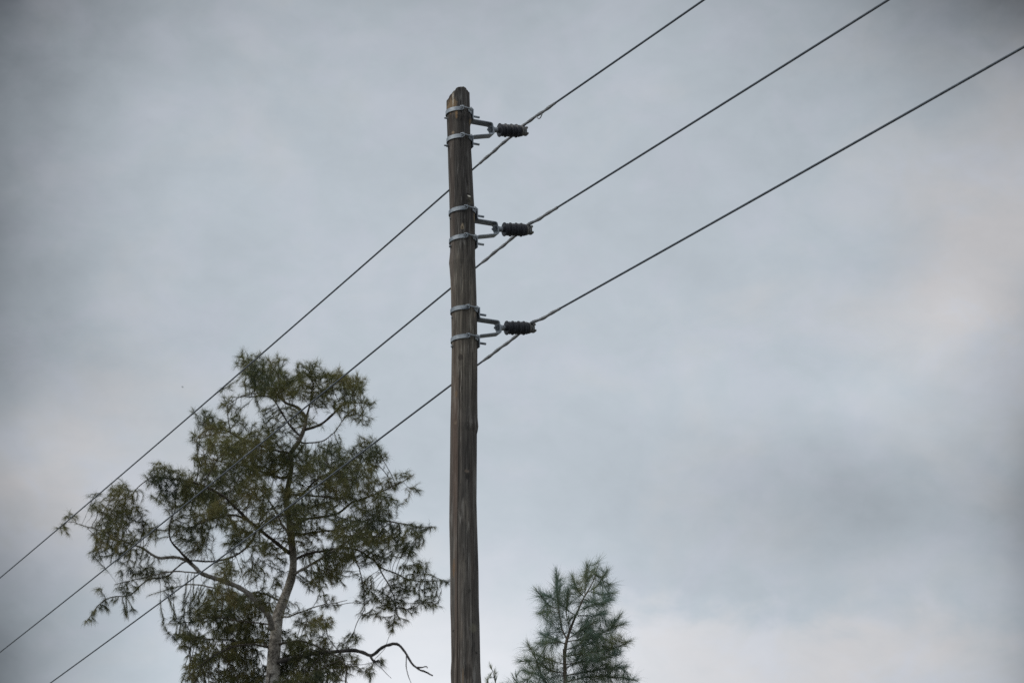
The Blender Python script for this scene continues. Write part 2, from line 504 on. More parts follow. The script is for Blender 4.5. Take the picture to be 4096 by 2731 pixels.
# darker, cooler upper metres; a paler, browner stretch below
wc = mixcol(wnt, warpz.step(zhi_ - 0.3, zhi_ + 0.9) * 0.40, wc, mixcol(wnt, 1.0, wc, (0.50, 0.52, 0.56), 'MULTIPLY'))
wc = mixcol(wnt, warpz.step(zlow_ - 0.4, zmid) * (warpz * -1.0).step(-zhi_ - 0.4, -zmid) * 0.5, wc, mixcol(wnt, 1.0, wc, (1.45, 1.38, 1.22), 'MULTIPLY'))
redside = (ox * -1.0).step(0.0, 0.05) * (warpz * -1.0).step(-zmid, -zlow_) * wred.step(0.38, 0.6)
wc = mixcol(wnt, redside * 0.5, wc, (0.135, 0.088, 0.068))
MARKS = [
    (1806, 420, 0.045, 0.07, (0.27, 0.185, 0.105), 0.65), (1812, 395, 0.006, 0.07, (0.50, 0.44, 0.36), 0.9), (1826, 455, 0.010, 0.05, (0.30, 0.19, 0.10), 0.7),
    (1875, 783, 0.016, 0.008, (0.75, 0.70, 0.60), 1.0), (1874, 776, 0.018, 0.006, (0.02, 0.018, 0.016), 0.9), (1880, 800, 0.022, 0.03, (0.11, 0.095, 0.06), 0.6), (1874, 803, 0.02, 0.016, (0.025, 0.022, 0.02), 0.7),
    (1850, 908, 0.014, 0.024, (0.33, 0.26, 0.18), 0.8), (1849, 912, 0.005, 0.014, (0.03, 0.025, 0.02), 0.8),
    (1883, 480, 0.012, 0.035, (0.22, 0.16, 0.09), 0.7), (1899, 858, 0.01, 0.04, (0.30, 0.22, 0.12), 0.7), (1812, 530, 0.012, 0.015, (0.32, 0.24, 0.16), 0.7),
    (1842, 1430, 0.02, 0.03, (0.04, 0.032, 0.028), 0.7), (1898, 1245, 0.008, 0.05, (0.24, 0.19, 0.14), 0.6),
    (1870, 1905, 0.018, 0.028, (0.032, 0.028, 0.025), 0.8), (1868, 1885, 0.02, 0.012, (0.21, 0.16, 0.12), 0.5), (1822, 1690, 0.012, 0.014, (0.20, 0.15, 0.11), 0.5),
    (1878, 2365, 0.014, 0.018, (0.04, 0.035, 0.03), 0.6), (1893, 2510, 0.03, 0.035, (0.22, 0.20, 0.145), 0.38), (1813, 2520, 0.008, 0.012, (0.03, 0.025, 0.022), 0.8),
    (1906, 2608, 0.008, 0.012, (0.02, 0.018, 0.016), 0.8), (1815, 2270, 0.012, 0.07, (0.19, 0.115, 0.065), 0.6), (1825, 1575, 0.01, 0.03, (0.19, 0.125, 0.075), 0.6),
    (1872, 2690, 0.03, 0.06, (0.035, 0.03, 0.026), 0.6), (1852, 2705, 0.006, 0.07, (0.22, 0.15, 0.09), 0.6), (1846, 770, 0.006, 0.05, (0.035, 0.03, 0.026), 0.7),
    (1815, 2620, 0.005, 0.05, (0.03, 0.025, 0.022), 0.7), (1853, 2220, 0.004, 0.06, (0.03, 0.025, 0.022), 0.7), (1848, 2520, 0.004, 0.10, (0.24, 0.19, 0.15), 0.5)]
for (xa, ya), (xb, yb) in (((1839, 1480), (1835, 1790)), ((1835, 1790), (1831, 2140)), ((1831, 2140), (1829, 2780)), ((1862, 2020), (1860, 2520)), ((1896, 2250), (1899, 2600))):
    pa, pb = at(xa, ya, YP - 0.09) - POLE_O, at(xb, yb, YP - 0.09) - POLE_O     # drying cracks down the shaft
    sl = float((pb[0] - pa[0]) / (pb[2] - pa[2]))
    dl = (ox - (oz * sl + float(pa[0] - sl * pa[2])) + (wbig - 0.5) * 0.012)._op('ABSOLUTE')
    wide = 0.0042 if xa < 1845 else 0.0018
    zc_ = (oz - float((pa[2] + pb[2]) / 2))._op('ABSOLUTE')
    wc = mixcol(wnt, (dl * -1.0).step(-wide, -wide * 0.4) * (zc_ * -1.0).step(-abs(float(pa[2] - pb[2])) / 2 - 0.02, -abs(float(pa[2] - pb[2])) / 2 + 0.01) * (oy * -1.0).step(0.0, 0.02) * 0.9, wc, (0.012, 0.011, 0.010))
for px, py, hx, hz, c, st in MARKS:
    p = at(px, py, YP - 0.08) - POLE_O
    dx = (ox - float(p[0])) * (1 / hx); dz = (oz - float(p[2])) * (1 / hz)
    d = (dx * dx + dz * dz).pow(0.5) + (jit - 0.5) * 1.5
    msk = (d * -1.0).step(-1.15, -0.6) * (oy * -1.0).step(0.0, 0.02) * st
    wc = mixcol(wnt, msk, wc, c)
wnt.links.new(mixcol(wnt, 1.0, wc, (1.10, 1.13, 1.145), 'MULTIPLY'), wb.inputs['Base Color'])

# ------------------------------------------------------------------ brackets and insulators
AZL = R(24)                                      # the line runs 24 degrees left of straight ahead
U = np.array((math.cos(AZL), math.sin(AZL), 0)); W = np.array((-math.sin(AZL), math.cos(AZL), 0)); ZV = np.array((0, 0, 1.0))
TILT = R(7.5)
AX = U * math.cos(TILT) + ZV * math.sin(TILT); AN = -U * math.sin(TILT) + ZV * math.cos(TILT)


def loc(O, s, wv, z): return O + U * s + W * wv + ZV * z


def ribbon(path, width, thick):
    """Bent flat bar: path in the (s, z) plane, width across it."""
    P = np.array(path, float); m = len(P)
    T = np.gradient(P, axis=0); T /= np.linalg.norm(T, axis=1)[:, None]
    Nn = np.stack([-T[:, 1], T[:, 0]], 1)
    V = []
    b = 0.0015
    prof = [(-width / 2, -thick / 2 + b), (-width / 2 + b, -thick / 2), (width / 2 - b, -thick / 2), (width / 2, -thick / 2 + b),
            (width / 2, thick / 2 - b), (width / 2 - b, thick / 2), (-width / 2 + b, thick / 2), (-width / 2, thick / 2 - b)]
    for i in range(m):
        for wv, t in prof:
            q = P[i] + Nn[i] * t
            V.append((q[0], wv, q[1]))
    n = len(prof)
    F = [(i * n + j, i * n + (j + 1) % n, (i + 1) * n + (j + 1) % n, (i + 1) * n + j) for i in range(m - 1) for j in range(n)]
    F += [tuple(range(n))[::-1], tuple((m - 1) * n + j for j in range(n))]
    return np.array(V), F


def bend(pts, rad=0.014, k=5):
    out = [np.array(pts[0], float)]
    for a, b, c in zip(pts[:-2], pts[1:-1], pts[2:]):
        a, b, c = (np.array(q, float) for q in (a, b, c))
        u = (a - b) / np.linalg.norm(a - b); v = (c - b) / np.linalg.norm(c - b)
        p0, p1 = b + u * rad, b + v * rad
        for t in np.linspace(0, 1, k): out.append((1 - t) ** 2 * p0 + 2 * t * (1 - t) * b + t * t * p1)
    out.append(np.array(pts[-1], float))
    return out


def lathe(profile, O, axis, side, n=40):
    axis = np.asarray(axis, float); side = np.asarray(side, float); up = np.cross(axis, side)
    V = []
    for a, r in profile:
        for j in range(n):
            t = 2 * math.pi * j / n
            V.append(O + axis * a + side * (r * math.cos(t)) + up * (r * math.sin(t)))
    m = len(profile)
    F = [(i * n + j, i * n + (j + 1) % n, (i + 1) * n + (j + 1) % n, (i + 1) * n + j) for i in range(m - 1) for j in range(n)]
    F += [tuple(range(n))[::-1], tuple((m - 1) * n + j for j in range(n))]
    return np.array(V), F


def rod(p0, p1, r, n=10):
    d = (p1 - p0); Ld = np.linalg.norm(d); d = d / Ld
    sd_ = np.cross(d, ZV if abs(d[2]) < 0.9 else U); sd_ /= np.linalg.norm(sd_)
    c = min(0.002, r * 0.3)
    return lathe([(0, r - c), (c, r), (Ld - c, r), (Ld, r - c)], p0, d, sd_, n)


def box(center, ex, ey, ez, hx, hy, hz):
    V = [center + ex * (hx * a) + ey * (hy * b) + ez * (hz * c) for a in (-1, 1) for b in (-1, 1) for c in (-1, 1)]
    F = [(0, 1, 3, 2), (4, 6, 7, 5), (0, 4, 5, 1), (2, 3, 7, 6), (0, 2, 6, 4), (1, 5, 7, 3)]
    return np.array(V), F


def part(name, vf, mat, parent, smooth=True, bevel=0.0):
    v, f = vf
    root = np.array((0.0, 0, 0)); p = parent
    o = mesh_obj(name, v - POLE_O, f, mat, parent, smooth)
    if smooth:
        o.data.set_sharp_from_angle(angle=R(38))
    if bevel:
        m = o.modifiers.new('edge', 'BEVEL'); m.width = bevel; m.segments = 2; m.limit_method = 'ANGLE'
    return o


def band_arc(O, zc, a0, a1, hh, thick, roll):
    """Flat steel half-band round the pole; angles measured from the camera side, positive to the right."""
    n = max(6, int((a1 - a0) / R(5)))
    V = []
    for i in range(n + 1):
        t = a0 + (a1 - a0) * i / n
        d = np.array((math.sin(t), -math.cos(t), 0))
        c, r = pole_at(O[2] + zc)
        base = np.array((float(c), YP, O[2] + zc)) + ZV * (roll * float(r) * math.sin(t))
        for rr, zz in ((0.0012, -hh), (thick, -hh + 0.001), (thick, hh - 0.001), (0.0012, hh)):
            V.append(base + d * (float(r) + 0.002 + rr) + ZV * zz)
    F = [(i * 4 + j, i * 4 + (j + 1) % 4, i * 4 + 4 + (j + 1) % 4, i * 4 + 4 + j) for i in range(n) for j in range(4)]
    F += [(3, 2, 1, 0), tuple(n * 4 + j for j in range(4))]
    return np.array(V), F


WIRES = []
LV = [  # reference point on the pole axis (photo), stub length at the back left
    (1834.4, 502.2, 0.030, 'topmost'), (1849.6, 901.0, 0.012, 'middle'), (1857.2, 1297.2, 0.012, 'lowest')]
for idx, (rx, ry, stub, word) in enumerate(LV):
    O = at(rx, ry, YP)
    O[0] = float(pole_at(O[2])[0])
    rad = float(pole_at(O[2])[1])
    ex = rad - 0.0895                       # thicker pole further down: the bracket stands further out
    g = lambda s: s + ex
    path = bend([(g(.1015), .1385), (g(.1015), .0535), (g(.263), .0535), (g(.280), -.036), (g(.1015), -.0815), (g(.1015), -.176)])
    v, f = ribbon(path, 0.084, 0.009)
    v = np.array([loc(O, a, b, c) for a, b, c in v])
    br = part('bracket', (v, f), MS, pole)
    br['label'] = f'{word} galvanised bent bar bracket clamped to the pole'
    for zc in (.101, -.126):
        roll = (0.060, 0.085, 0.045)[idx] + (0.02 if zc < 0 else 0)
        arcs = [band_arc(O, zc, R(114 - 60), R(114 + 60), 0.0165, 0.006, roll), band_arc(O, zc, R(-158), R(19), 0.0165, 0.006, roll)]
        # lugs turned out at the gaps
        c, r = pole_at(O[2] + zc)
        r = float(r)
        for a in (R(19), R(54), R(174), R(202)):
            d = np.array((math.sin(a), -math.cos(a), 0)); tg = np.array((math.cos(a), math.sin(a), 0))
            ctr = np.array((float(c), YP, O[2] + zc)) + ZV * (roll * r * math.sin(a)) + d * (r + 0.018)
            arcs.append(box(ctr, d, tg, ZV, 0.0145, 0.003, 0.0165))
        bd = part('band', join(arcs), MS, br)
        # bolt that draws the two halves together, front and back
        for a0, a1 in ((R(19), R(54)), (R(174), R(202))):
            am = (a0 + a1) / 2
            d = np.array((math.sin(am), -math.cos(am), 0)); tg = np.array((math.cos(am), math.sin(am), 0))
            ctr = np.array((float(c), YP, O[2] + zc + 0.003)) + ZV * (roll * r * math.sin(am)) + d * (r + 0.020)
            h = r * math.tan((a1 - a0) / 2) + 0.008
            part('bolt', join([rod(ctr - tg * (h + 0.026), ctr + tg * (h + 0.012), 0.006),
                               lathe([(0, 0.011), (0.001, 0.012), (0.009, 0.012), (0.010, 0.011)], ctr - tg * (h + 0.012), tg, ZV, 6),
                               lathe([(0, 0.011), (0.001, 0.012), (0.009, 0.012), (0.010, 0.011)], ctr + tg * (h + 0.002), tg, ZV, 6)]), MS, br)
        # stud that pins the bar's foot to the band, and the small end showing at the back left
        p0 = loc(O, g(.104), 0, zc - 0.004); p1 = loc(O, g(.172), 0, zc - 0.004)
        part('bolt', join([rod(p0, p1, 0.0088), lathe([(0, 0.013), (0.001, 0.0145), (0.011, 0.0145), (0.012, 0.013)], loc(O, g(.106), 0, zc - 0.004), U, W, 6)]), MS, br)
        p0 = loc(O, -(rad - 0.004), 0, zc - 0.060); p1 = loc(O, -(rad + stub), 0, zc - 0.060)
        part('bolt', join([rod(p0, p1, 0.0065)] + ([lathe([(0, 0.011), (0.008, 0.011)], loc(O, -(rad + 0.009), 0, zc - 0.06), U, W, 6)] if zc < 0 else [])), MS, br)
    # hex nut inside the bar
    A0 = loc(O, g(.2715), 0, .0123)
    part('nut', join([lathe([(-.034, .007), (-.033, .009), (-.018, .009)], A0, AX, W, 12), lathe([(-.022, .019), (-.021, .021), (-.006, .021), (-.005, .019)], A0, AX, W, 6)]), MS, br)
    # insulator: sheds, pin, cap with saddle
    prof = [(.052, .010), (.053, .024), (.060, .0255), (.0625, .030)]
    prof = [(.050, .0215), (.066, .0225)]
    ridges = [(.0695, .0545), (.0935, .0485), (.1180, .0545), (.1415, .0485), (.1665, .0545), (.1890, .0485), (.2100, .0540), (.2325, .0475)]
    for k, (a, r_) in enumerate(ridges):
        back = 0.0085
        prof += [(a - back, 0.0425 if k else 0.0235)] if k else [(a - 0.0035, 0.0235), (a - 0.0030, 0.046)]
        prof += [(a - 0.0042, r_ - 0.004) if k else (a - 0.0022, r_ - 0.003), (a - 0.0012, r_ - 0.0006), (a + 0.0018, r_), (a + 0.0048, r_ - 0.0020), (a + 0.0085, r_ - 0.0075)]
        nxt = 0.0445
        prof += [(a + 0.0125, nxt)]
    prof += [(.2475, .036), (.2485, .012)]
    ins = part('insulator', lathe(prof, A0, AX, W, 48), MI, pole)
    ins['label'] = f'{word} dark brown ribbed insulator pointing right from its bracket'
    part('pin', lathe([(.004, .026), (.008, .029), (.016, .027), (.030, .0215), (.052, .0205), (.053, .019)], A0, AX, W, 28), MS, ins)
    part('cap', lathe([(.247, .030), (.2475, .0405), (.252, .0425), (.262, .0405), (.2655, .036), (.267, .029), (.277, .029), (.279, .034), (.282, .0365), (.287, .0365), (.290, .034), (.291, .01)],
                      A0, AX, W, 40), MC, ins)
    for sg in (1, -1):
        prof_h = []
        ctr = A0 + AX * .2895 + AN * (sg * .0235)
        part('horn', box(ctr + AX * .0075, AX, W, AN, .0095, .026, .0085), MC, ins, smooth=False, bevel=0.005)
    WIRES.append((loc(O, g(.5365), 0, .0934), O, word))

# ------------------------------------------------------------------ the three wires
LINES = [  # two places on the photo left of the pole, two right of it, ends of the armour rods
    ((0, 2310), (1893, 676), (2223, 411), (2816, 0), (1917, 655), (2223, 411)),
    ((0, 2607), (1905, 1069), (2234, 827), (3554, 0), (1924, 1054), (2230, 829)),
    ((200, 2731), (1912, 1458), (2241, 1233), (4096, 188), (1930, 1443), (2241, 1233))]


def on_plane(px, py, P):
    d = ray(px, py)
    k = (P - EYE).dot(U) / d.dot(U)
    q = EYE + d * k
    return (q - P).dot(W), q[2]


for (P, O, word), (l0, l1, r0, r1, e0, e1) in zip(WIRES, LINES):
    (tl0, zl0), (tl1, zl1) = on_plane(*l0, P), on_plane(*l1, P)
    (tr0, zr0), (tr1, zr1) = on_plane(*r0, P), on_plane(*r1, P)
    te0, te1 = on_plane(*e0, P)[0], on_plane(*e1, P)[0]
    bl = (zl0 - zl1) / (tl0 - tl1); brr = (zr1 - zr0) / (tr1 - tr0)
    print('WIRE', word, 't', round(tl0, 2), round(tl1, 2), round(tr0, 2), round(tr1, 2), 'slopes', round(bl, 4), round(brr, 4), 'rods', round(te0, 2), round(te1, 2))

    def zz(t):
        a = zl1 + bl * (t - tl1) + (0.0004 * (t - tl1) * (t - tl0) if t > tl1 else 0)
        b = zr0 + brr * (t - tr0) + (0.0004 * (t - tr0) * (t - tr1) if t < tr0 else 0)
        # the two spans run smoothly into each other in the groove of the insulator's neck
        k = min(1.0, max(0.0, (t + 0.16) / 0.32)); k = k * k * (3 - 2 * k)
        return b + (a - b) * k + lift * math.exp(-(t / 0.13) ** 2)
    lift = 0.0
    lift = 0.55 * (P[2] - zz(0.0))        # the conductor rides on the neck, it does not cut into it
    ts = np.concatenate([np.linspace(-42, -2, 60), np.linspace(-1.9, 1.9, 90), np.linspace(2, 90, 120)])
    pts = [np.array((P[0], P[1], 0)) + W * t + ZV * zz(t) for t in ts]
    v, f = tube(pts, 0.0079, 10)
    wire = mesh_obj('overhead_wire', v, f, MA)
    place = {'topmost': 'uppermost of the three overhead wires, tied to the insulator nearest the broken pole top',
             'middle': 'middle overhead wire, tied to the second insulator down the wooden pole',
             'lowest': 'lowest of the three overhead wires, tied to the bottom insulator on the pole'}[word]
    tag(wire, place, 'power line', 'overhead wires on the pole')
    ts = np.arange(te1, te0, 0.008)
    ph = rng.uniform(0, 6.28)
    pts = []
    for t in ts:
        wob = 0.0014 * min(1, (t - te1) * 8, (te0 - t) * 8)
        a = 2 * math.pi * t / 0.33 + ph
        pts.append(np.array((P[0], P[1], 0)) + W * t + ZV * (zz(t) + wob * math.sin(a)) + U * (wob * math.cos(a)))
    rr = np.full(len(ts), 0.0114); rr[:4] = [0.0085, 0.0095, 0.0105, 0.011]; rr[-4:] = rr[:4][::-1]
    rr += 0.0016 * np.sin(ts * 2 * math.pi / 0.17 + ph)
    v, f = tube(pts, rr, 24, lobes=6, lobe=0.0012, pitch=0.24)
    mesh_obj('armor_rod', v, f, MR, wire)
    if word == 'topmost':          # loose end of a rod curling out
        tc0 = -0.27
        curl = [np.array((P[0], P[1], 0)) + W * (tc0 - 0.10 * u) + ZV * (zz(tc0 - 0.10 * u) - 0.012 - 0.030 * math.sin(math.pi * u * 0.9)) - U * 0.004 for u in np.linspace(0, 1, 14)]
        v, f = tube(curl, 0.0042, 8)
        mesh_obj('tie', v, f, MR, wire)
    # wire tie that binds the conductor to the neck of the insulator
    A0 = P - ZV * .0934 - U * .265 + ZV * .0123 + 0
    ring = []
    cc = A0 + AX * .272
    for k in range(37):
        a = 2 * math.pi * k / 36
        ring.append(cc + AX * (0.004 * math.sin(2 * a)) + W * (0.033 * math.cos(a)) + AN * (0.033 * math.sin(a)))
    v, f = tube(ring, 0.0035, 8, cap=False)
    mesh_obj('tie', v, f, MR, wire)

# ------------------------------------------------------------------ trees


def grow(seeds, attract, step, influence, kill, up, iters=140):
    """Space colonisation: twigs grow from the traced limbs towards the places where the photo shows foliage."""
    pos = [np.asarray(s) for s in seeds]; par = [-1] * len(pos)
    P = np.array(pos)
    A = attract.copy()
    near = np.zeros(len(A), int); dist = np.full(len(A), 1e9)
    for c in range(0, len(P), 400):
        D = np.linalg.norm(A[:, None] - P[None, c:c + 400], axis=2)
        j = D.argmin(1); d = D[np.arange(len(A)), j]
        m = d < dist; near[m] = j[m] + c; dist[m] = d[m]
    for it in range(iters):
        if len(A) == 0: break
        ok = dist < influence
        if not ok.any(): break
        idx = near[ok]
        vec = A[ok] - np.array(pos)[idx]
        vec /= np.linalg.norm(vec, axis=1)[:, None] + 1e-9
        un, inv = np.unique(idx, return_inverse=True)
        acc = np.zeros((len(un), 3)); np.add.at(acc, inv, vec)
        acc += rng.normal(0, 0.38, acc.shape); acc[:, 2] += up
        acc /= np.linalg.norm(acc, axis=1)[:, None] + 1e-9
        new = np.array([pos[u] for u in un]) + acc * step
        base = len(pos)
        pos += list(new); par += list(un)
        D = np.linalg.norm(A[:, None] - new[None], axis=2)
        j = D.argmin(1); d = D[np.arange(len(A)), j]
        m = d < dist; near[m] = j[m] + base; dist[m] = d[m]
        keep = dist > kill
        A, near, dist = A[keep], near[keep], dist[keep]
    return np.array(pos), np.array(par)


def needle_mesh(base, dirs, length, width, droop):
    """Many thin bent needles, five vertices each."""
    n = len(base)
    d = dirs / (np.linalg.norm(dirs, axis=1)[:, None] + 1e-9)
    side = np.cross(d, rng.normal(0, 1, (n, 3))); side /= np.linalg.norm(side, axis=1)[:, None] + 1e-9
    wd = (side * width[:, None] * 0.5)
    mid = base + d * (length * 0.55)[:, None]
    d2 = d.copy(); d2[:, 2] -= droop; d2 /= np.linalg.norm(d2, axis=1)[:, None]
    tip = mid + d2 * (length * 0.45)[:, None]
    V = np.stack([base - wd, base + wd, mid + wd * 0.85, mid - wd * 0.85, tip], 1).reshape(-1, 3)
    o = np.arange(n) * 5
    return V, o


def foliage_obj(name, V, o, twV, twF, mats, parent, origin):
    """Needles (quad + triangle each) and fine twigs in one crown mesh."""
    n = len(o)
    loops_n = np.stack([o, o + 1, o + 2, o + 3, o + 3, o + 2, o + 4], 1).reshape(-1)
    starts_n = (np.arange(n)[:, None] * 7 + np.array((0, 4))[None]).reshape(-1)
    twl = np.array([i for q in twF for i in q], int) + len(V)
    tws = np.arange(len(twF)) * 4 + len(loops_n)
    allV = np.concatenate([V, twV]) - np.asarray(origin)
    loops = np.concatenate([loops_n, twl]); starts = np.concatenate([starts_n, tws])
    me = bpy.data.meshes.new(name)
    me.vertices.add(len(allV)); me.vertices.foreach_set('co', allV.astype(np.float32).ravel())
    me.loops.add(len(loops)); me.loops.foreach_set('vertex_index', loops.astype(np.int32))
    me.polygons.add(len(starts)); me.polygons.foreach_set('loop_start', starts.astype(np.int32))
    for m in mats: me.materials.append(m)
    mi = np.zeros(len(starts), np.int32); mi[2 * n:] = 1
    me.polygons.foreach_set('material_index', mi)
    me.update(calc_edges=True); me.validate()
    ob_ = bpy.data.objects.new(name, me); COL.objects.link(ob_); ob_.parent = parent
    return ob_


def twig_tubes(pos, par, rad, first, sides=4):
    """Frusta along every grown twig, chained so that each run shares its rings."""
    kids = {}
    for i in range(first, len(pos)): kids.setdefault(int(par[i]), []).append(i)
    V, F, off = [], [], 0
    starts = [(p, c) for p, cs in kids.items() for k, c in enumerate(sorted(cs, key=lambda q: -rad[q])) if p < first or k > 0]
    for p, c in starts:
        chain = [p, c]
        while chain[-1] in kids: chain.append(max(kids[chain[-1]], key=lambda q: rad[q]))
        r = [rad[c]] + [rad[q] for q in chain[1:]]
        v, f = tube(pos[chain], r, sides, cap=False)
        V.append(v); F += [tuple(i + off for i in q) for q in f]; off += len(v)
    return np.concatenate(V), F


def make_tree(root, to_world, traced, blobs, cfg):
    """traced: list of (name, material, [(x, y, depth)...], r0, r1) in photo units; blobs: (x, y, rx, ry, depth, rdepth, weight)."""
    org = np.array(root.location)
    seeds, sr, stan, sfr = [], [], [], []
    for nm, mat, pts, r0, r1 in traced:
        P = np.array([to_world(*p) for p in pts])
        rr = np.linspace(0, 1, len(P))
        Q = smooth_path(np.column_stack([P, r0 + (r1 - r0) * rr]), cfg['step'] * 0.8)
        jit_ = np.cumsum(rng.normal(0, cfg['step'] * 0.05, (len(Q), 3)), axis=0); jit_ -= np.linspace(0, 1, len(Q))[:, None] * jit_[-1]
        Q[:, :3] += jit_
        v, f = tube(Q[:, :3], np.maximum(Q[:, 3], 0.003) * (1 + 0.10 * rng.normal(0, 1, len(Q)).clip(-1.5, 1.5)), 12 if r0 > 0.04 else 7)
        mesh_obj(nm, v - org, f, mat, root)
        if nm not in ('dead_branch', 'bare_twig'):
            seeds += list(Q[:, :3]); sr += list(Q[:, 3])
            tg = np.gradient(Q[:, :3], axis=0); stan += list(tg / (np.linalg.norm(tg, axis=1)[:, None] + 1e-9)); sfr += list(np.linspace(0, 1, len(Q)))
    A, DR = [], []
    for x, y, rx, ry, dp, rd, wt in blobs:
        n = max(3, int(cfg['density'] * wt ** cfg.get('even', 0.65) * rx * ry))
        u = rng.normal(0, 1, (n, 3)); u /= np.linalg.norm(u, axis=1)[:, None]
        u *= (rng.uniform(0, 1, n) ** 0.42)[:, None]
        for k in range(n): A.append(to_world(x + rx * u[k, 0], y + ry * u[k, 1], dp + rd * u[k, 2]))
    A = np.array(A)
    pos, par = grow(seeds, A, cfg['step'], cfg['influence'], cfg['kill'], cfg['up'])
    first = len(seeds)
    n = len(pos)
    dep = np.zeros(n)
    for i in range(first, n): dep[i] = dep[par[i]] + 1
    amp, fr = cfg['curl']          # natural bends: twigs never run straight
    for i in range(first, n):
        q = Vector(pos[i] - org)
        b_ = mnoise.noise_vector(q * fr) * amp + mnoise.noise_vector(q * fr * 2.7) * (amp * 0.35)
        pos[i] = pos[i] + np.array(b_) * min(1.0, dep[i] / 7)
    cnt = np.zeros(n); hgt = np.zeros(n, int); haskid = np.zeros(n, bool)
    for i in range(first, n): haskid[par[i]] = True
    cnt[~haskid] = 1
    for i in range(n - 1, first - 1, -1):
        cnt[par[i]] += cnt[i]; hgt[par[i]] = max(hgt[par[i]], hgt[i] + 1)
    rad = cfg['rtip'] * np.maximum(cnt, 1) ** 0.40
    twV, twF = twig_tubes(pos, par, rad, first)
    # needles sit on the youngest pieces of twig
    idx = np.array([i for i in range(first, n) if hgt[i] <= cfg['leafy']])
    tdir = pos[idx] - pos[par[idx]]
    tdir /= np.linalg.norm(tdir, axis=1)[:, None] + 1e-9
    k = cfg['per_node']
    rep = rng.poisson(k, len(idx))
    ii = np.repeat(np.arange(len(idx)), rep); m = len(ii)
    along = rng.uniform(0, 1, m)
    b0 = pos[par[idx]][ii] * (1 - along[:, None]) + pos[idx][ii] * along[:, None]
    zlo, zhi = cfg['zlo'], cfg['zhi']
    hh = np.clip((b0[:, 2] - zlo) / (zhi - zlo), 0, 1)
    tuft = rng.normal(0, 1, (len(idx), 3))[ii]
    nd = tdir[ii] * cfg['fwd'] + rng.normal(0, 1, (m, 3)) * cfg['spread'] + tuft * cfg['tuft']
    nd[:, 2] += cfg['lift0'] + (cfg['lift1'] - cfg['lift0']) * hh
    ln = rng.uniform(cfg['len'][0], cfg['len'][1], m)
    # needles along the outer part of the limbs themselves
    S_, T_, F_ = np.array(seeds), np.array(stan), np.array(sfr)
    sel = np.nonzero(F_ > cfg['limb_from'])[0]
    jj = np.repeat(sel, rng.poisson(cfg['limb_needles'], len(sel))); m2 = len(jj)
    b2 = S_[jj] + T_[jj] * rng.uniform(-0.5, 0.5, (m2, 1)) * cfg['step']
    n2_ = T_[jj] * cfg['fwd'] + rng.normal(0, 1, (m2, 3)) * cfg['spread'] * 1.25
    h2 = np.clip((b2[:, 2] - zlo) / (zhi - zlo), 0, 1)
    n2_[:, 2] += 0.5 * (cfg['lift0'] + (cfg['lift1'] - cfg['lift0']) * h2)
    l2 = cfg['len'][1] * rng.uniform(0.55, 1.15, m2) * (1.08 - 0.6 * F_[jj] ** 3)
    b0 = np.vstack([b0, b2]); nd = np.vstack([nd, n2_]); ln = np.concatenate([ln, l2]); hh = np.concatenate([hh, h2]); m = len(ln)
    V_, o_ = needle_mesh(b0, nd, ln, rng.uniform(0.7, 1.2, m) * cfg['width'], cfg['droop'] * (1.1 - hh))
    print('TREE', root.name, 'nodes', n, 'needles', m, 'twig faces', len(twF))
    return foliage_obj('crown', V_, o_, twV, twF, [cfg['mat'], cfg['twig']], root, org)


# --- the big she-oak on the left, 45 m away; coordinates in a drawing whose unit is 1/1.1606 photo pixel
YT = 45.0
TS = 1.1606
def tw(x, y, d=0.0): return at(200 + x / TS, 1380 + y / TS, YT + d)
def tr(r): return r / TS * 47.6 / FPX

foot = tw(1036, 1568, 0); foot[2] = 0
bigtree = empty('casuarina_tree', foot)
tag(bigtree, 'tall wispy dark olive casuarina tree with a pale forked trunk left of the pole', 'tree')
g0 = foot + np.array((0.1, 0, -0.3))
trunk_pts = [(1035, 1560, 0), (1038, 1450, 0), (1050, 1330, 0), (1058, 1255, 0), (1085, 1180, 0.05), (1118, 1090, 0.1), (1130, 1010, 0.1), (1120, 900, 0.1), (1108, 800, 0), (1097, 720, 0),
             (1108, 640, 0), (1122, 560, 0), (1120, 500, 0), (1150, 455, -0.1), (1172, 410, -0.1), (1185, 370, -0.1), (1190, 330, -0.1)]
radii = [30, 29, 26, 24, 22, 19, 17, 15.5, 14, 13, 12, 11, 11, 10.5, 9.5, 8.5, 8]
P = [np.append(g0, 0.24), np.append(foot + np.array((0.15, 0, 4.0)), 0.19), np.append(foot + np.array((-0.05, 0, 8.0)), 0.155)] + [np.append(tw(*p), tr(r)) for p, r in zip(trunk_pts, radii)]
Q = smooth_path(P, 0.12)
v, f = tube(Q[:, :3], Q[:, 3] * (1 + 0.05 * rng.normal(0, 1, len(Q)).clip(-1.5, 1.5)), 18)
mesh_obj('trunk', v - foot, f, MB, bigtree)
TRUNK_SEEDS = [p for p in Q[:, :3] if p[2] > 8.5]
LB = []
def limb(pts, r0, r1, d1=0.0, d0=0.0, mat=None, nm='limb'):
    n = len(pts)
    LB.append((nm, mat or MB, [(x, y, d0 + (d1 - d0) * i / (n - 1)) for i, (x, y) in enumerate(pts)], tr(r0), tr(r1)))
limb([(1178, 395), (1260, 365), (1310, 325), (1350, 285), (1400, 265), (1490, 272)], 7, 2, -0.5, -0.1, MT)
limb([(1165, 425), (1110, 365), (1060, 290), (1020, 242), (920, 236), (850, 242)], 5, 1.6, -0.4, -0.1, MT)
limb([(1190, 335), (1150, 290), (1092, 265), (1068, 200), (1058, 135)], 9, 3, 0.3, -0.1, MT)
limb([(1190, 335), (1213, 250), (1220, 170), (1214, 118)], 5, 2, 0.2, -0.1, MT)
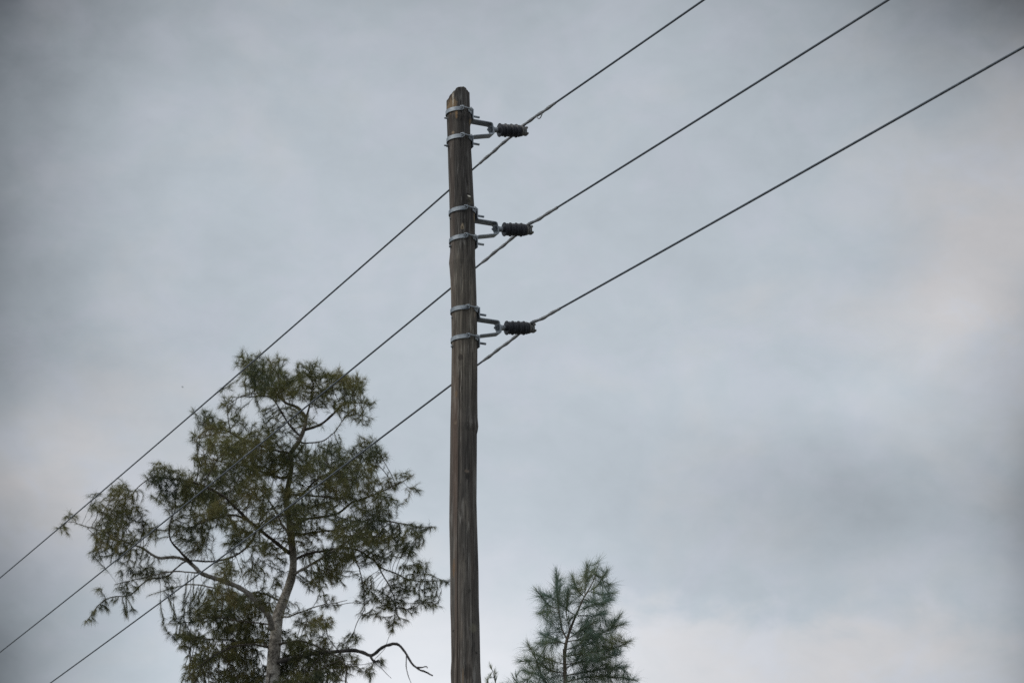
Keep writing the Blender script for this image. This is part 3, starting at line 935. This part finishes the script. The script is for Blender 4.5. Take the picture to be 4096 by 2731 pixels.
limb([(1092, 268), (1010, 190), (930, 130), (890, 85)], 4, 1.6, 0.5, 0.2, MT)
limb([(1162, 448), (1180, 456), (1260, 450), (1320, 410), (1370, 340), (1420, 320)], 4, 1.6, 0.7, -0.1, MT)
limb([(1030, 1320), (1010, 1250), (960, 1190), (890, 1130), (800, 1085), (710, 1055), (660, 1010), (600, 982), (500, 980), (430, 940), (370, 920), (250, 870), (130, 830)], 14, 2, -1.9, -0.2, ML)
limb([(660, 1012), (610, 960), (560, 900), (555, 830), (580, 768)], 6, 2, -1.9, -1.1, MT)
limb([(962, 850), (930, 920), (850, 985), (750, 1005), (640, 1000), (580, 1040), (540, 1075), (460, 1085), (420, 1110), (370, 1155), (290, 1165), (230, 1200), (170, 1280)], 5, 1.8, -0.6, -1.2, MT)
limb([(690, 1055), (560, 1050), (430, 1080), (310, 1108)], 4, 1.5, -1.3, -0.9, ML)
limb([(800, 1140), (760, 1125), (660, 1110), (560, 1130), (460, 1160)], 4, 1.4, -0.4, -0.7, ML)
limb([(1115, 965), (1040, 910), (980, 860), (920, 812), (850, 790), (760, 800), (690, 830)], 10, 2.4, -1.6, 0.1, MT)
limb([(920, 812), (800, 700), (680, 640), (560, 620), (470, 612)], 7, 2, -1.7, -0.9, MT)
limb([(1106, 612), (1060, 612), (1000, 592), (900, 560), (800, 540), (700, 520)], 7, 2, 0.9, 0, MT)
limb([(1120, 505), (1050, 490), (980, 470), (880, 430), (800, 390), (720, 400), (680, 440)], 6, 1.8, -0.8, 0, MT)
limb([(840, 410), (830, 340), (822, 280)], 3, 1.4, -0.8, -0.6, MT)
limb([(1125, 838), (1200, 800), (1330, 780), (1400, 730), (1450, 710), (1560, 670), (1640, 630), (1690, 600)], 7, 1.5, -0.8, 0, MT)
limb([(1100, 690), (1250, 700), (1370, 705), (1400, 650), (1440, 560), (1500, 500)], 5.5, 1.6, 1.1, 0, MT)
limb([(1130, 1000), (1200, 970), (1270, 955), (1400, 940), (1500, 990), (1560, 1040), (1700, 1090), (1840, 1090)], 7, 1.6, 1.2, 0.1, MT)
limb([(1125, 1066), (1230, 1010), (1330, 940), (1420, 880), (1520, 808), (1700, 838), (1785, 842)], 7, 1.4, -1.6, 0.1, ML)
limb([(1500, 990), (1550, 1080), (1600, 1190), (1592, 1320)], 4, 1.4, 0.6, 0.8, MT)
limb([(1400, 940), (1440, 1060), (1462, 1225)], 4, 1.4, 0.1, 0.6, MT)
limb([(1015, 1405), (980, 1372), (930, 1382), (850, 1370), (700, 1360), (580, 1340)], 6, 1.8, 0.9, 0, MT)
limb([(1010, 1400), (930, 1385), (830, 1402), (700, 1480), (640, 1540)], 5, 1.8, -1.0, 0, MT)
limb([(1040, 1300), (900, 1282), (760, 1260), (650, 1280), (552, 1292)], 4, 1.5, 0.5, 0, MT)
limb([(1045, 1390), (1120, 1375), (1180, 1375), (1260, 1405), (1340, 1450), (1380, 1500)], 6, 2, -1.0, 0, MT)
limb([(1040, 1480), (1120, 1440), (1240, 1470), (1330, 1540)], 6, 2, 1.0, 0, MT)
limb([(1085, 1195), (960, 1150), (880, 1180), (800, 1240)], 5, 1.8, 1.3, 0, MT)
limb([(1120, 900), (1060, 800), (1010, 700), (960, 650)], 6, 2, 1.4, 0, MT)
limb([(1110, 760), (1220, 640), (1320, 580)], 6, 2, -1.2, 0, MT)
limb([(1120, 880), (1300, 860), (1420, 830), (1540, 780)], 6, 2, 1.3, 0, MT)
limb([(1060, 1262), (1110, 1262), (1150, 1245), (1230, 1213), (1300, 1200), (1380, 1183)], 4.5, 1.5, -0.8, 0, ML, 'bare_twig')
limb([(1273, 1208), (1290, 1180), (1296, 1164)], 2.2, 1.2, -0.7, -0.6, ML, 'bare_twig')
limb([(1055, 1470), (1120, 1455), (1200, 1432), (1320, 1420), (1400, 1412), (1460, 1425), (1490, 1437), (1540, 1400), (1575, 1386), (1608, 1383), (1640, 1410), (1680, 1470), (1708, 1497), (1745, 1512), (1776, 1532)], 11, 3.2, -1.2, -0.1, MD, 'dead_branch')
limb([(1486, 1436), (1500, 1462), (1512, 1466), (1527, 1460)], 7, 4, -1.0, -1.0, MD, 'dead_branch')
limb([(1706, 1496), (1730, 1493), (1748, 1490), (1752, 1498)], 4, 2, -1.2, -1.15, MD, 'dead_branch')
limb([(1655, 1440), (1653, 1490), (1662, 1530), (1685, 1585)], 2.4, 1.4, -1.15, -1.1, MD, 'dead_branch')
limb([(1500, 1465), (1540, 1500), (1585, 1545)], 1.8, 1, -1.0, -1.0, MD, 'dead_branch')

BL = '''900 75 55 45 1|960 120 85 70 1.1|1040 110 60 50 1.1|1060 190 115 75 1.3|1170 125 55 48 1.2|1225 130 60 48 1.2|1200 200 100 70 1.2|1330 170 85 60 .9|1400 190 68 58 .9
1440 255 50 55 .7|1492 262 26 26 .8|1490 300 20 24 .6|1310 250 110 60 .7|1420 345 66 44 .6|1380 300 60 40 .5|915 222 34 20 .6|828 222 38 18 .9|945 170 62 44 .9|980 225 60 36 .8|955 265 20 24 .5
1110 300 60 36 .6|1005 315 55 36 .45|1160 360 60 50 .5|1050 380 60 40 .3
715 335 58 52 1.2|835 290 46 46 1|688 430 38 44 1.1|780 380 76 56 1.1|880 370 44 56 .5|650 310 18 18 .6|860 330 36 30 .6|940 380 40 40 .35|820 255 16 24 .5
820 470 125 70 1|955 450 110 70 .7|1000 545 125 85 1.1|720 545 85 46 1|860 590 125 75 1.1|1200 550 95 85 1|1290 470 56 36 .7|1330 550 95 85 1|1450 490 76 60 1.1|1515 520 54 72 1.2|1400 610 115 66 1.1|1500 650 66 56 1.1|1100 520 60 60 .5
1650 600 46 24 .6|1690 670 22 34 .9|1652 735 18 18 .5|1600 640 44 36 .6|1570 620 36 46 .6
505 612 66 62 1.2|580 640 86 82 1.2|528 715 56 46 1|680 680 95 80 1.2|800 705 105 82 1.2|940 685 95 84 1.2|620 840 75 70 .9|700 820 66 62 1|770 780 70 60 1|600 740 70 50 .8
190 688 32 16 1|320 690 64 56 1.1|230 755 46 34 1|95 785 42 20 1.1|58 825 26 26 1.1|76 858 14 20 .7|320 785 85 62 1|240 870 64 54 1|232 960 50 36 1.1|330 915 90 58 .9|430 850 54 52 .7|420 775 30 30 .7|210 915 36 40 .9|330 985 24 26 .6|290 960 40 30 .6
1085 680 46 56 .7|1000 820 80 66 .55|880 855 80 75 1.1|850 930 50 60 .8|1130 790 70 84 .9|1250 750 95 54 .9|1350 690 90 60 .9|1350 815 70 40 .5|1490 780 105 74 1.1|1560 735 64 56 1|1000 760 70 50 .8|1170 880 50 70 .5
1400 870 130 74 1.2|1560 875 120 62 1.2|1695 852 60 36 1|1765 838 24 22 .9|1730 890 40 50 .9|1650 940 74 54 1|1500 960 120 62 1.2|1350 975 95 55 1.1|1200 960 70 50 .7|1290 1045 90 44 .8|1200 1080 50 60 .4
1700 1040 84 44 1|1825 1082 30 26 1|1755 1125 64 54 1.2|1780 1215 54 36 1.2|1640 1120 74 55 1|1570 1170 74 55 1.3|1480 1120 54 64 1|1478 1240 42 40 1.1|1605 1270 52 36 1.2|1590 1335 14 24 1|1700 1200 46 40 .9|1640 1210 50 40 .9|1530 1240 30 30 .6
410 1035 80 34 1.1|500 1070 70 34 .6|365 1130 50 40 .6|300 1185 30 20 .7|252 1200 24 34 1.2|185 1272 30 16 .9|215 1245 16 18 .7|348 1236 18 34 1|388 1195 16 28 .7|215 1130 36 10 .6|330 1040 22 16 1|555 1090 40 30 .7
556 1165 26 52 .9|675 1185 72 44 1.2|830 1045 54 74 .9|800 1160 95 56 1.2|750 1240 110 62 1.2|900 1210 105 74 1.2|1000 1180 56 56 .9|620 1262 54 42 .9|556 1280 30 26 .9|650 1362 84 56 1.1|850 1320 115 66 1.3|780 1430 125 62 1.1|685 1475 76 54 1.1|650 1535 54 44 1|900 1440 95 84 1.1|850 1530 145 54 1|960 1540 60 60 .8|580 1350 30 24 .7
1180 1262 66 44 .8|1240 1300 66 54 .8|1150 1390 76 66 1|1275 1375 56 55 1|1230 1470 135 74 1.2|1390 1372 60 28 .9|1450 1365 24 12 .9|1380 1460 80 54 1.1|1490 1500 28 54 .9|1200 1550 170 44 1.2|1545 1480 20 40 .4|1100 1500 60 80 .9
1300 1190 46 30 .35|1235 1110 60 56 .45|1340 1095 50 40 .5|960 930 60 60 .3|1060 1100 40 60 .35|700 930 60 50 .5|950 1060 60 50 .4|1010 1330 60 60 .7'''
blobs = []
for ln_ in BL.replace('\n', '|').split('|'):
    x, y, rx, ry, wt = map(float, ln_.split())
    # crown is about as deep as it is wide at that height; small outer sprays lie nearer the middle
    half = 2.3 if 450 < y < 1350 else 1.4
    edge_ = min(1.0, abs(x - 1100) / 800)
    half *= math.sqrt(max(0.12, 1 - edge_ ** 2))
    rd = max(rx, ry) / 259 * 1.0
    if x < 560: wt *= 1.5; half *= 0.6
    if y > 1150 and 600 < x < 1460: wt *= 1.35
    if rx * ry > 3500:
        a = random.uniform(-half, half); b_ = -a * random.uniform(0.4, 1)
        if y > 1200 and x < 1120: a, b_ = abs(a) * 0.9 + 0.2, abs(b_) * 0.6      # lower foliage pushed back so the sun reaches the trunk
        blobs.append((x, y, rx, ry, a, rd, wt * 0.62)); blobs.append((x + random.uniform(-12, 12), y + random.uniform(-12, 12), rx, ry, b_, rd, wt * 0.5))
    else:
        blobs.append((x, y, rx, ry, random.uniform(-half, half) * 0.5, rd, wt))
    # outer sprays hang on the limbs that reach out there
    near_d = None
    if x < 640: near_d = -1.9 + (x - 130) / 530 * 0.8 if y < 1000 else -0.85
    elif x > 1450 and y < 720: near_d = -0.5
    elif x > 1450 and y < 905: near_d = -1.2
    elif x > 1440 and y < 1350: near_d = 0.9
    if near_d is not None:
        for q in range(1, 3 if rx * ry > 3500 else 2): blobs[-q] = blobs[-q][:4] + (near_d + random.uniform(-0.4, 0.4),) + blobs[-q][5:]
for x, y, rx, ry, dp, wt in ((380, 730, 50, 56, -1.6, 1), (300, 840, 80, 56, -1.8, 1), (385, 960, 66, 44, -1.5, 1), (470, 880, 46, 56, -1.6, .8), (960, 1380, 60, 50, .7, .9), (880, 1400, 90, 70, .8, 1), (1110, 1480, 50, 70, .5, .9),
        (1085, 690, 50, 60, -.7, 1), (1130, 800, 56, 70, -.8, 1), (1105, 900, 46, 60, -.6, .7), (1085, 560, 60, 60, -.5, 1), (1150, 620, 50, 60, -.6, 1), (1120, 480, 50, 40, -.4, .8),
        (1010, 940, 70, 56, .4, .7), (960, 1010, 70, 50, -.8, .6), (1230, 860, 66, 46, -.3, .7), (1080, 1010, 46, 56, -.9, .6), (1040, 440, 60, 46, .2, .8), (1000, 380, 50, 40, .1, .6), (880, 520, 70, 60, -.6, 1),
        (760, 620, 80, 60, -1.4, 1), (700, 900, 70, 50, -1.2, .7), (1270, 650, 70, 60, .9, .9), (1170, 330, 50, 50, -.5, .7), (1320, 1010, 90, 50, -.6, .8), (1090, 1220, 40, 40, .5, .7), (1000, 1250, 70, 50, .6, .9),
        (930, 1330, 70, 60, .3, 1), (1100, 1330, 50, 50, .3, .8), (1120, 420, 60, 40, .3, .7), (1180, 720, 60, 50, -.9, .9), (640, 760, 70, 56, .9, .9), (1430, 700, 60, 46, -.8, .9)):
    blobs.append((x, y, rx, ry, dp, max(rx, ry) / 259, wt))
for x, y in ((700, 1640), (850, 1680), (1000, 1650), (1200, 1650), (1350, 1640), (780, 1780), (1150, 1780), (950, 1800)):
    blobs.append((x, y, 130, 75, random.uniform(-1.5, 1.5), 0.6, 0.8))
# the trunk itself also carries twigs
LB.insert(0, ('limb', MB, [(1120, 500, 0), (1125, 495, 0)], tr(9), tr(9)))
LB.pop(0)
zt_ = tw(1000, 30)[2]; zb_ = tw(1000, 1400)[2]


def make_big():
    cfg = dict(step=0.066, density=0.0215, influence=1.15, kill=0.060, up=0.05, rtip=0.0024, leafy=6, per_node=31, fwd=1.0, spread=0.42, tuft=0.05,
               lift0=-0.75, lift1=0.22, len=(0.05, 0.18), width=0.0028, droop=0.9, zlo=zb_, zhi=zt_, mat=MN1, twig=MT, curl=(0.13, 1.5), limb_from=0.5, limb_needles=16)
    return make_tree(bigtree, tw, LB, blobs, cfg)


make_big()

# --- the young she-oak on the right, nearer; drawing unit is 1/2.953 photo pixel
YS = 25.0
def sw(x, y, d=0.0): return at(1900 + x / 2.953, 2200 + y / 2.953, YS + d)
def sr_(r): return r / 2.953 * 26.0 / FPX

foot2 = sw(1068, 1568); foot2[2] = 0
young = empty('casuarina_tree', foot2)
tag(young, 'young feathery blue green casuarina tree top right of the pole', 'tree')
LS = []
def limb2(pts, r0, r1, d1=0.0, d0=0.0, nm='limb'):
    n = len(pts)
    LS.append((nm, MY, [(x, y, d0 + (d1 - d0) * i / (n - 1)) for i, (x, y) in enumerate(pts)], sr_(r0), sr_(r1)))
tp = [(1066, 1568, 22), (1056, 1300, 20), (1075, 1100, 18), (1120, 950, 15), (1190, 770, 12), (1290, 550, 9), (1390, 380, 6), (1462, 150, 3)]
P = [np.append(foot2 + np.array((0.03, 0, -0.2)), 0.075), np.append(foot2 + np.array((0.05, 0, 3.0)), 0.045)] + [np.append(sw(x, y), sr_(r)) for x, y, r in tp]
Q = smooth_path(P, 0.06)
v, f = tube(Q[:, :3], Q[:, 3] * (1 + 0.04 * rng.normal(0, 1, len(Q)).clip(-1.5, 1.5)), 12)
mesh_obj('trunk', v - foot2, f, MY, young)
for a in [
    ([(1080, 1045), (1030, 930), (990, 700), (970, 500), (960, 255)], 9, 3, -.1), ([(1190, 770), (1090, 700), (980, 600), (830, 530)], 7, 3, .15), ([(980, 695), (870, 640), (735, 485)], 5, 2.5, -.2, -.08),
    ([(1090, 830), (1085, 700), (1100, 480)], 5, 2.5, -.1), ([(1110, 960), (1120, 830), (1182, 770)], 5, 3, -.05), ([(1295, 548), (1220, 480), (1150, 320)], 5, 2.5, -.1), ([(1290, 550), (1310, 350), (1326, 180)], 5, 2.5, .1),
    ([(1330, 500), (1440, 420), (1555, 250)], 5, 2.5, .1), ([(1330, 480), (1500, 520), (1630, 505)], 5, 2.5, -.15), ([(1280, 575), (1450, 625), (1600, 590)], 5, 2.5, .2), ([(1215, 715), (1350, 660), (1480, 640)], 4, 2.5, -.2),
    ([(1195, 760), (1400, 772), (1515, 730)], 5, 2.5, .1), ([(985, 735), (880, 730), (780, 745)], 4, 2, .1, -.06), ([(1078, 1100), (900, 1090), (752, 1105)], 6, 2.5, -.1), ([(1075, 1110), (880, 1030), (785, 985)], 6, 2.5, .15),
    ([(1090, 1050), (1250, 950), (1410, 845)], 7, 3, -.15), ([(1085, 1080), (1300, 1050), (1550, 950), (1705, 780)], 8, 3, -.1), ([(1550, 950), (1650, 900), (1755, 865)], 4, 2, 0, -.1), ([(1062, 1250), (1350, 1200), (1650, 1150), (1825, 1075)], 8, 2.5, -.2),
    ([(1060, 1350), (1400, 1300), (1700, 1230)], 7, 3, .2), ([(1060, 1480), (1400, 1420), (1785, 1375)], 8, 3, .1), ([(1065, 1560), (1300, 1500), (1650, 1485), (1890, 1530)], 8, 2.5, -.15), ([(1068, 1700), (840, 1568), (770, 1450), (720, 1300), (628, 1110)], 9, 3, -.15),
    ([(722, 1305), (640, 1310), (550, 1310)], 4, 2, -.15, -.12), ([(1055, 1345), (900, 1300), (750, 1242)], 6, 2.5, .15), ([(780, 1480), (680, 1450), (590, 1420)], 5, 2.5, 0, -.1), ([(1058, 1450), (900, 1420), (800, 1330)], 6, 2.5, -.2),
    ([(1060, 1400), (1180, 1320), (1300, 1120)], 6, 2.5, .25), ([(1070, 1180), (1200, 1130), (1350, 980)], 6, 2.5, -.25)]:
    limb2(a[0], a[1], a[2], a[3], a[4] if len(a) > 4 else 0.0)


def make_young():
    cfg = dict(even=0.8, step=0.028, density=0.0029, influence=0.6, kill=0.030, up=0.12, rtip=0.0010, leafy=6, per_node=15, fwd=1.1, spread=0.34, tuft=0.05,
               lift0=0.10, lift1=0.20, len=(0.08, 0.19), width=0.0017, droop=0.35, zlo=sw(0, 1568)[2], zhi=sw(0, 100)[2], mat=MN2, twig=MY, curl=(0.05, 5.0), limb_from=0.12, limb_needles=24)
    bl = []
    for x, y, rx, ry, wt in [
        (960, 340, 40, 110, .8), (960, 500, 110, 100, .7), (830, 520, 80, 50, .8), (770, 540, 40, 40, .8), (900, 640, 110, 70, .8), (820, 740, 70, 50, .9), (1100, 560, 60, 90, .9), (1040, 640, 90, 60, .9), (1180, 400, 60, 110, .9), (1230, 480, 60, 80, .9),
        (1310, 300, 50, 120, .8), (1400, 300, 60, 110, .7), (1470, 150, 24, 50, .7), (1500, 330, 90, 110, 1.1), (1540, 420, 80, 80, 1), (1500, 530, 110, 60, 1.1), (1450, 610, 130, 60, 1), (1560, 600, 60, 50, .9), (1350, 680, 110, 60, .8), (1420, 760, 100, 45, .8),
        (1200, 620, 70, 80, .7), (950, 820, 80, 100, .7), (1080, 850, 70, 90, .6), (860, 870, 40, 50, .4), (1000, 980, 90, 90, .7), (860, 1010, 70, 50, .8), (850, 1100, 90, 50, .9), (1000, 1130, 80, 60, .8), (1330, 900, 110, 80, 1.2), (1420, 960, 110, 80, 1.3),
        (1250, 1000, 110, 90, 1.3), (1560, 920, 100, 80, 1.1), (1660, 840, 50, 70, .9), (1350, 1100, 160, 100, 1.6), (1530, 1080, 130, 100, 1.4), (1680, 1060, 100, 80, 1.1), (1770, 1110, 50, 50, .9), (1250, 1200, 130, 90, 1.5), (1450, 1230, 160, 90, 1.6), (1620, 1220, 130, 80, 1.4),
        (1720, 1210, 60, 50, 1), (1350, 1340, 170, 80, 1.3), (1550, 1380, 160, 70, 1.3), (1720, 1390, 80, 50, 1), (1300, 1480, 170, 80, 1.3), (1500, 1500, 180, 70, 1.4), (1680, 1500, 140, 50, 1.2), (1820, 1522, 70, 30, .8), (700, 1230, 60, 90, .9), (640, 1170, 30, 60, .8),
        (620, 1310, 70, 45, 1), (750, 1350, 90, 70, 1), (860, 1290, 100, 60, .9), (950, 1380, 110, 80, 1), (660, 1430, 80, 55, 1.1), (760, 1490, 110, 70, 1.2), (620, 1500, 50, 40, .9), (920, 1500, 120, 70, 1.2), (1120, 1500, 90, 80, 1.2), (1130, 1350, 80, 80, 1.1), (1150, 1200, 60, 80, .9),
        (900, 1180, 70, 40, .7), (1000, 1280, 60, 50, .8)]:
        if x < 1180 and y < 1250: wt *= 0.7
        bl.append((x, y, rx, ry, random.uniform(-.28, .28), max(rx, ry) / 1193, wt))
    for x in range(550, 1750, 180):
        bl.append((x, 1640, 150, 80, random.uniform(-.4, .4), .15, 1.1)); bl.append((x + 60, 1800, 150, 90, random.uniform(-.5, .5), .2, .9))
    return make_tree(young, sw, LS, bl, cfg)


make_young()

# --- tips of a smaller sapling beside the pole
foot3 = sw(330, 1568, 0.5); foot3[2] = 0
sap = empty('casuarina_sapling', foot3)
tag(sap, 'small casuarina sapling with only its feathery tips showing close beside the pole', 'sapling')
P = [np.append(foot3 + np.array((0, 0, -0.1)), 0.04), np.append(foot3 + np.array((-0.02, 0, 4.0)), 0.02), np.append(sw(300, 2100, .5), 0.012), np.append(sw(255, 1650, .5), 0.006), np.append(sw(212, 1425, .5), 0.003)]
Q = smooth_path(P, 0.06)
v, f = tube(Q[:, :3], Q[:, 3], 8)
mesh_obj('trunk', v - foot3, f, MY, sap)
LS = []
for a in [([(212, 1425), (205, 1415), (200, 1405)], 3, 2, .5, .5), ([(258, 1660), (232, 1500), (236, 1418)], 4, 2, .52, .5), ([(300, 2000), (420, 1750), (490, 1580), (450, 1485)], 7, 2.5, .45, .5), ([(490, 1585), (492, 1530), (486, 1490)], 4, 2, .45, .46),
          ([(265, 1700), (180, 1620), (140, 1545)], 4, 2, .4, .5), ([(420, 1750), (360, 1650), (330, 1590)], 4, 2, .6, .48)]:
    limb2(a[0], a[1], a[2], a[3], a[4])
bl = [(212, 1470, 26, 70, .5, .03, .9), (240, 1480, 26, 60, .5, .03, .9), (230, 1570, 60, 60, .5, .05, .6), (465, 1500, 34, 34, .45, .03, .8), (488, 1550, 20, 50, .45, .03, .6), (300, 1640, 120, 60, .5, .1, .7), (480, 1680, 80, 80, .45, .08, .7),
      (300, 1800, 140, 110, .5, .15, .7), (150, 1570, 20, 30, .42, .03, .4)]
make_tree(sap, sw, LS, bl, dict(step=0.032, density=0.0030, influence=0.6, kill=0.034, up=0.2, rtip=0.0012, leafy=4, per_node=16, fwd=1.3, spread=0.22, tuft=0.04,
          lift0=0.25, lift1=0.3, len=(0.05, 0.11), width=0.0028, droop=0.2, zlo=5, zhi=8, mat=MN2, twig=MY, curl=(0.05, 5.0), limb_from=0.3, limb_needles=11))

# ------------------------------------------------------------------ a bird far off
bp = at(729.5, 1548, 420)
bv = [(-0.16, 0, 0), (-0.09, 0.03, 0.02), (-0.09, -0.03, 0.02), (-0.09, 0, -0.03), (0.04, 0.045, 0.03), (0.04, -0.045, 0.03), (0.04, 0, -0.045), (0.2, 0.035, 0.0), (0.2, -0.035, 0.0), (0.2, 0, -0.008),
      (-0.03, 0.30, 0.09), (0.06, 0.30, 0.085), (-0.03, -0.30, 0.09), (0.06, -0.30, 0.085)]
bf = [(0, 1, 2), (0, 3, 1), (0, 2, 3), (1, 4, 5, 2), (1, 3, 6, 4), (2, 5, 6, 3), (4, 7, 8, 5), (4, 6, 9, 7), (5, 8, 9, 6), (7, 9, 8), (1, 10, 11, 4), (2, 5, 13, 12)]
MK, knt, kb, ktc = material('dark_feathers')
k1 = noise_tex(knt, ktc.outputs['Object'], 12, 3, 0.6)
knt.links.new(ramp(knt, k1, [(0.3, (0.02, 0.02, 0.022)), (0.7, (0.05, 0.048, 0.046))]), kb.inputs['Base Color'])
bird = mesh_obj('bird', bv, bf, MK, smooth=False)
bird.location = bp; bird.rotation_euler = (0, 0, R(15))
tag(bird, 'tiny dark bird flying far off in the grey sky above the tall tree', 'bird')
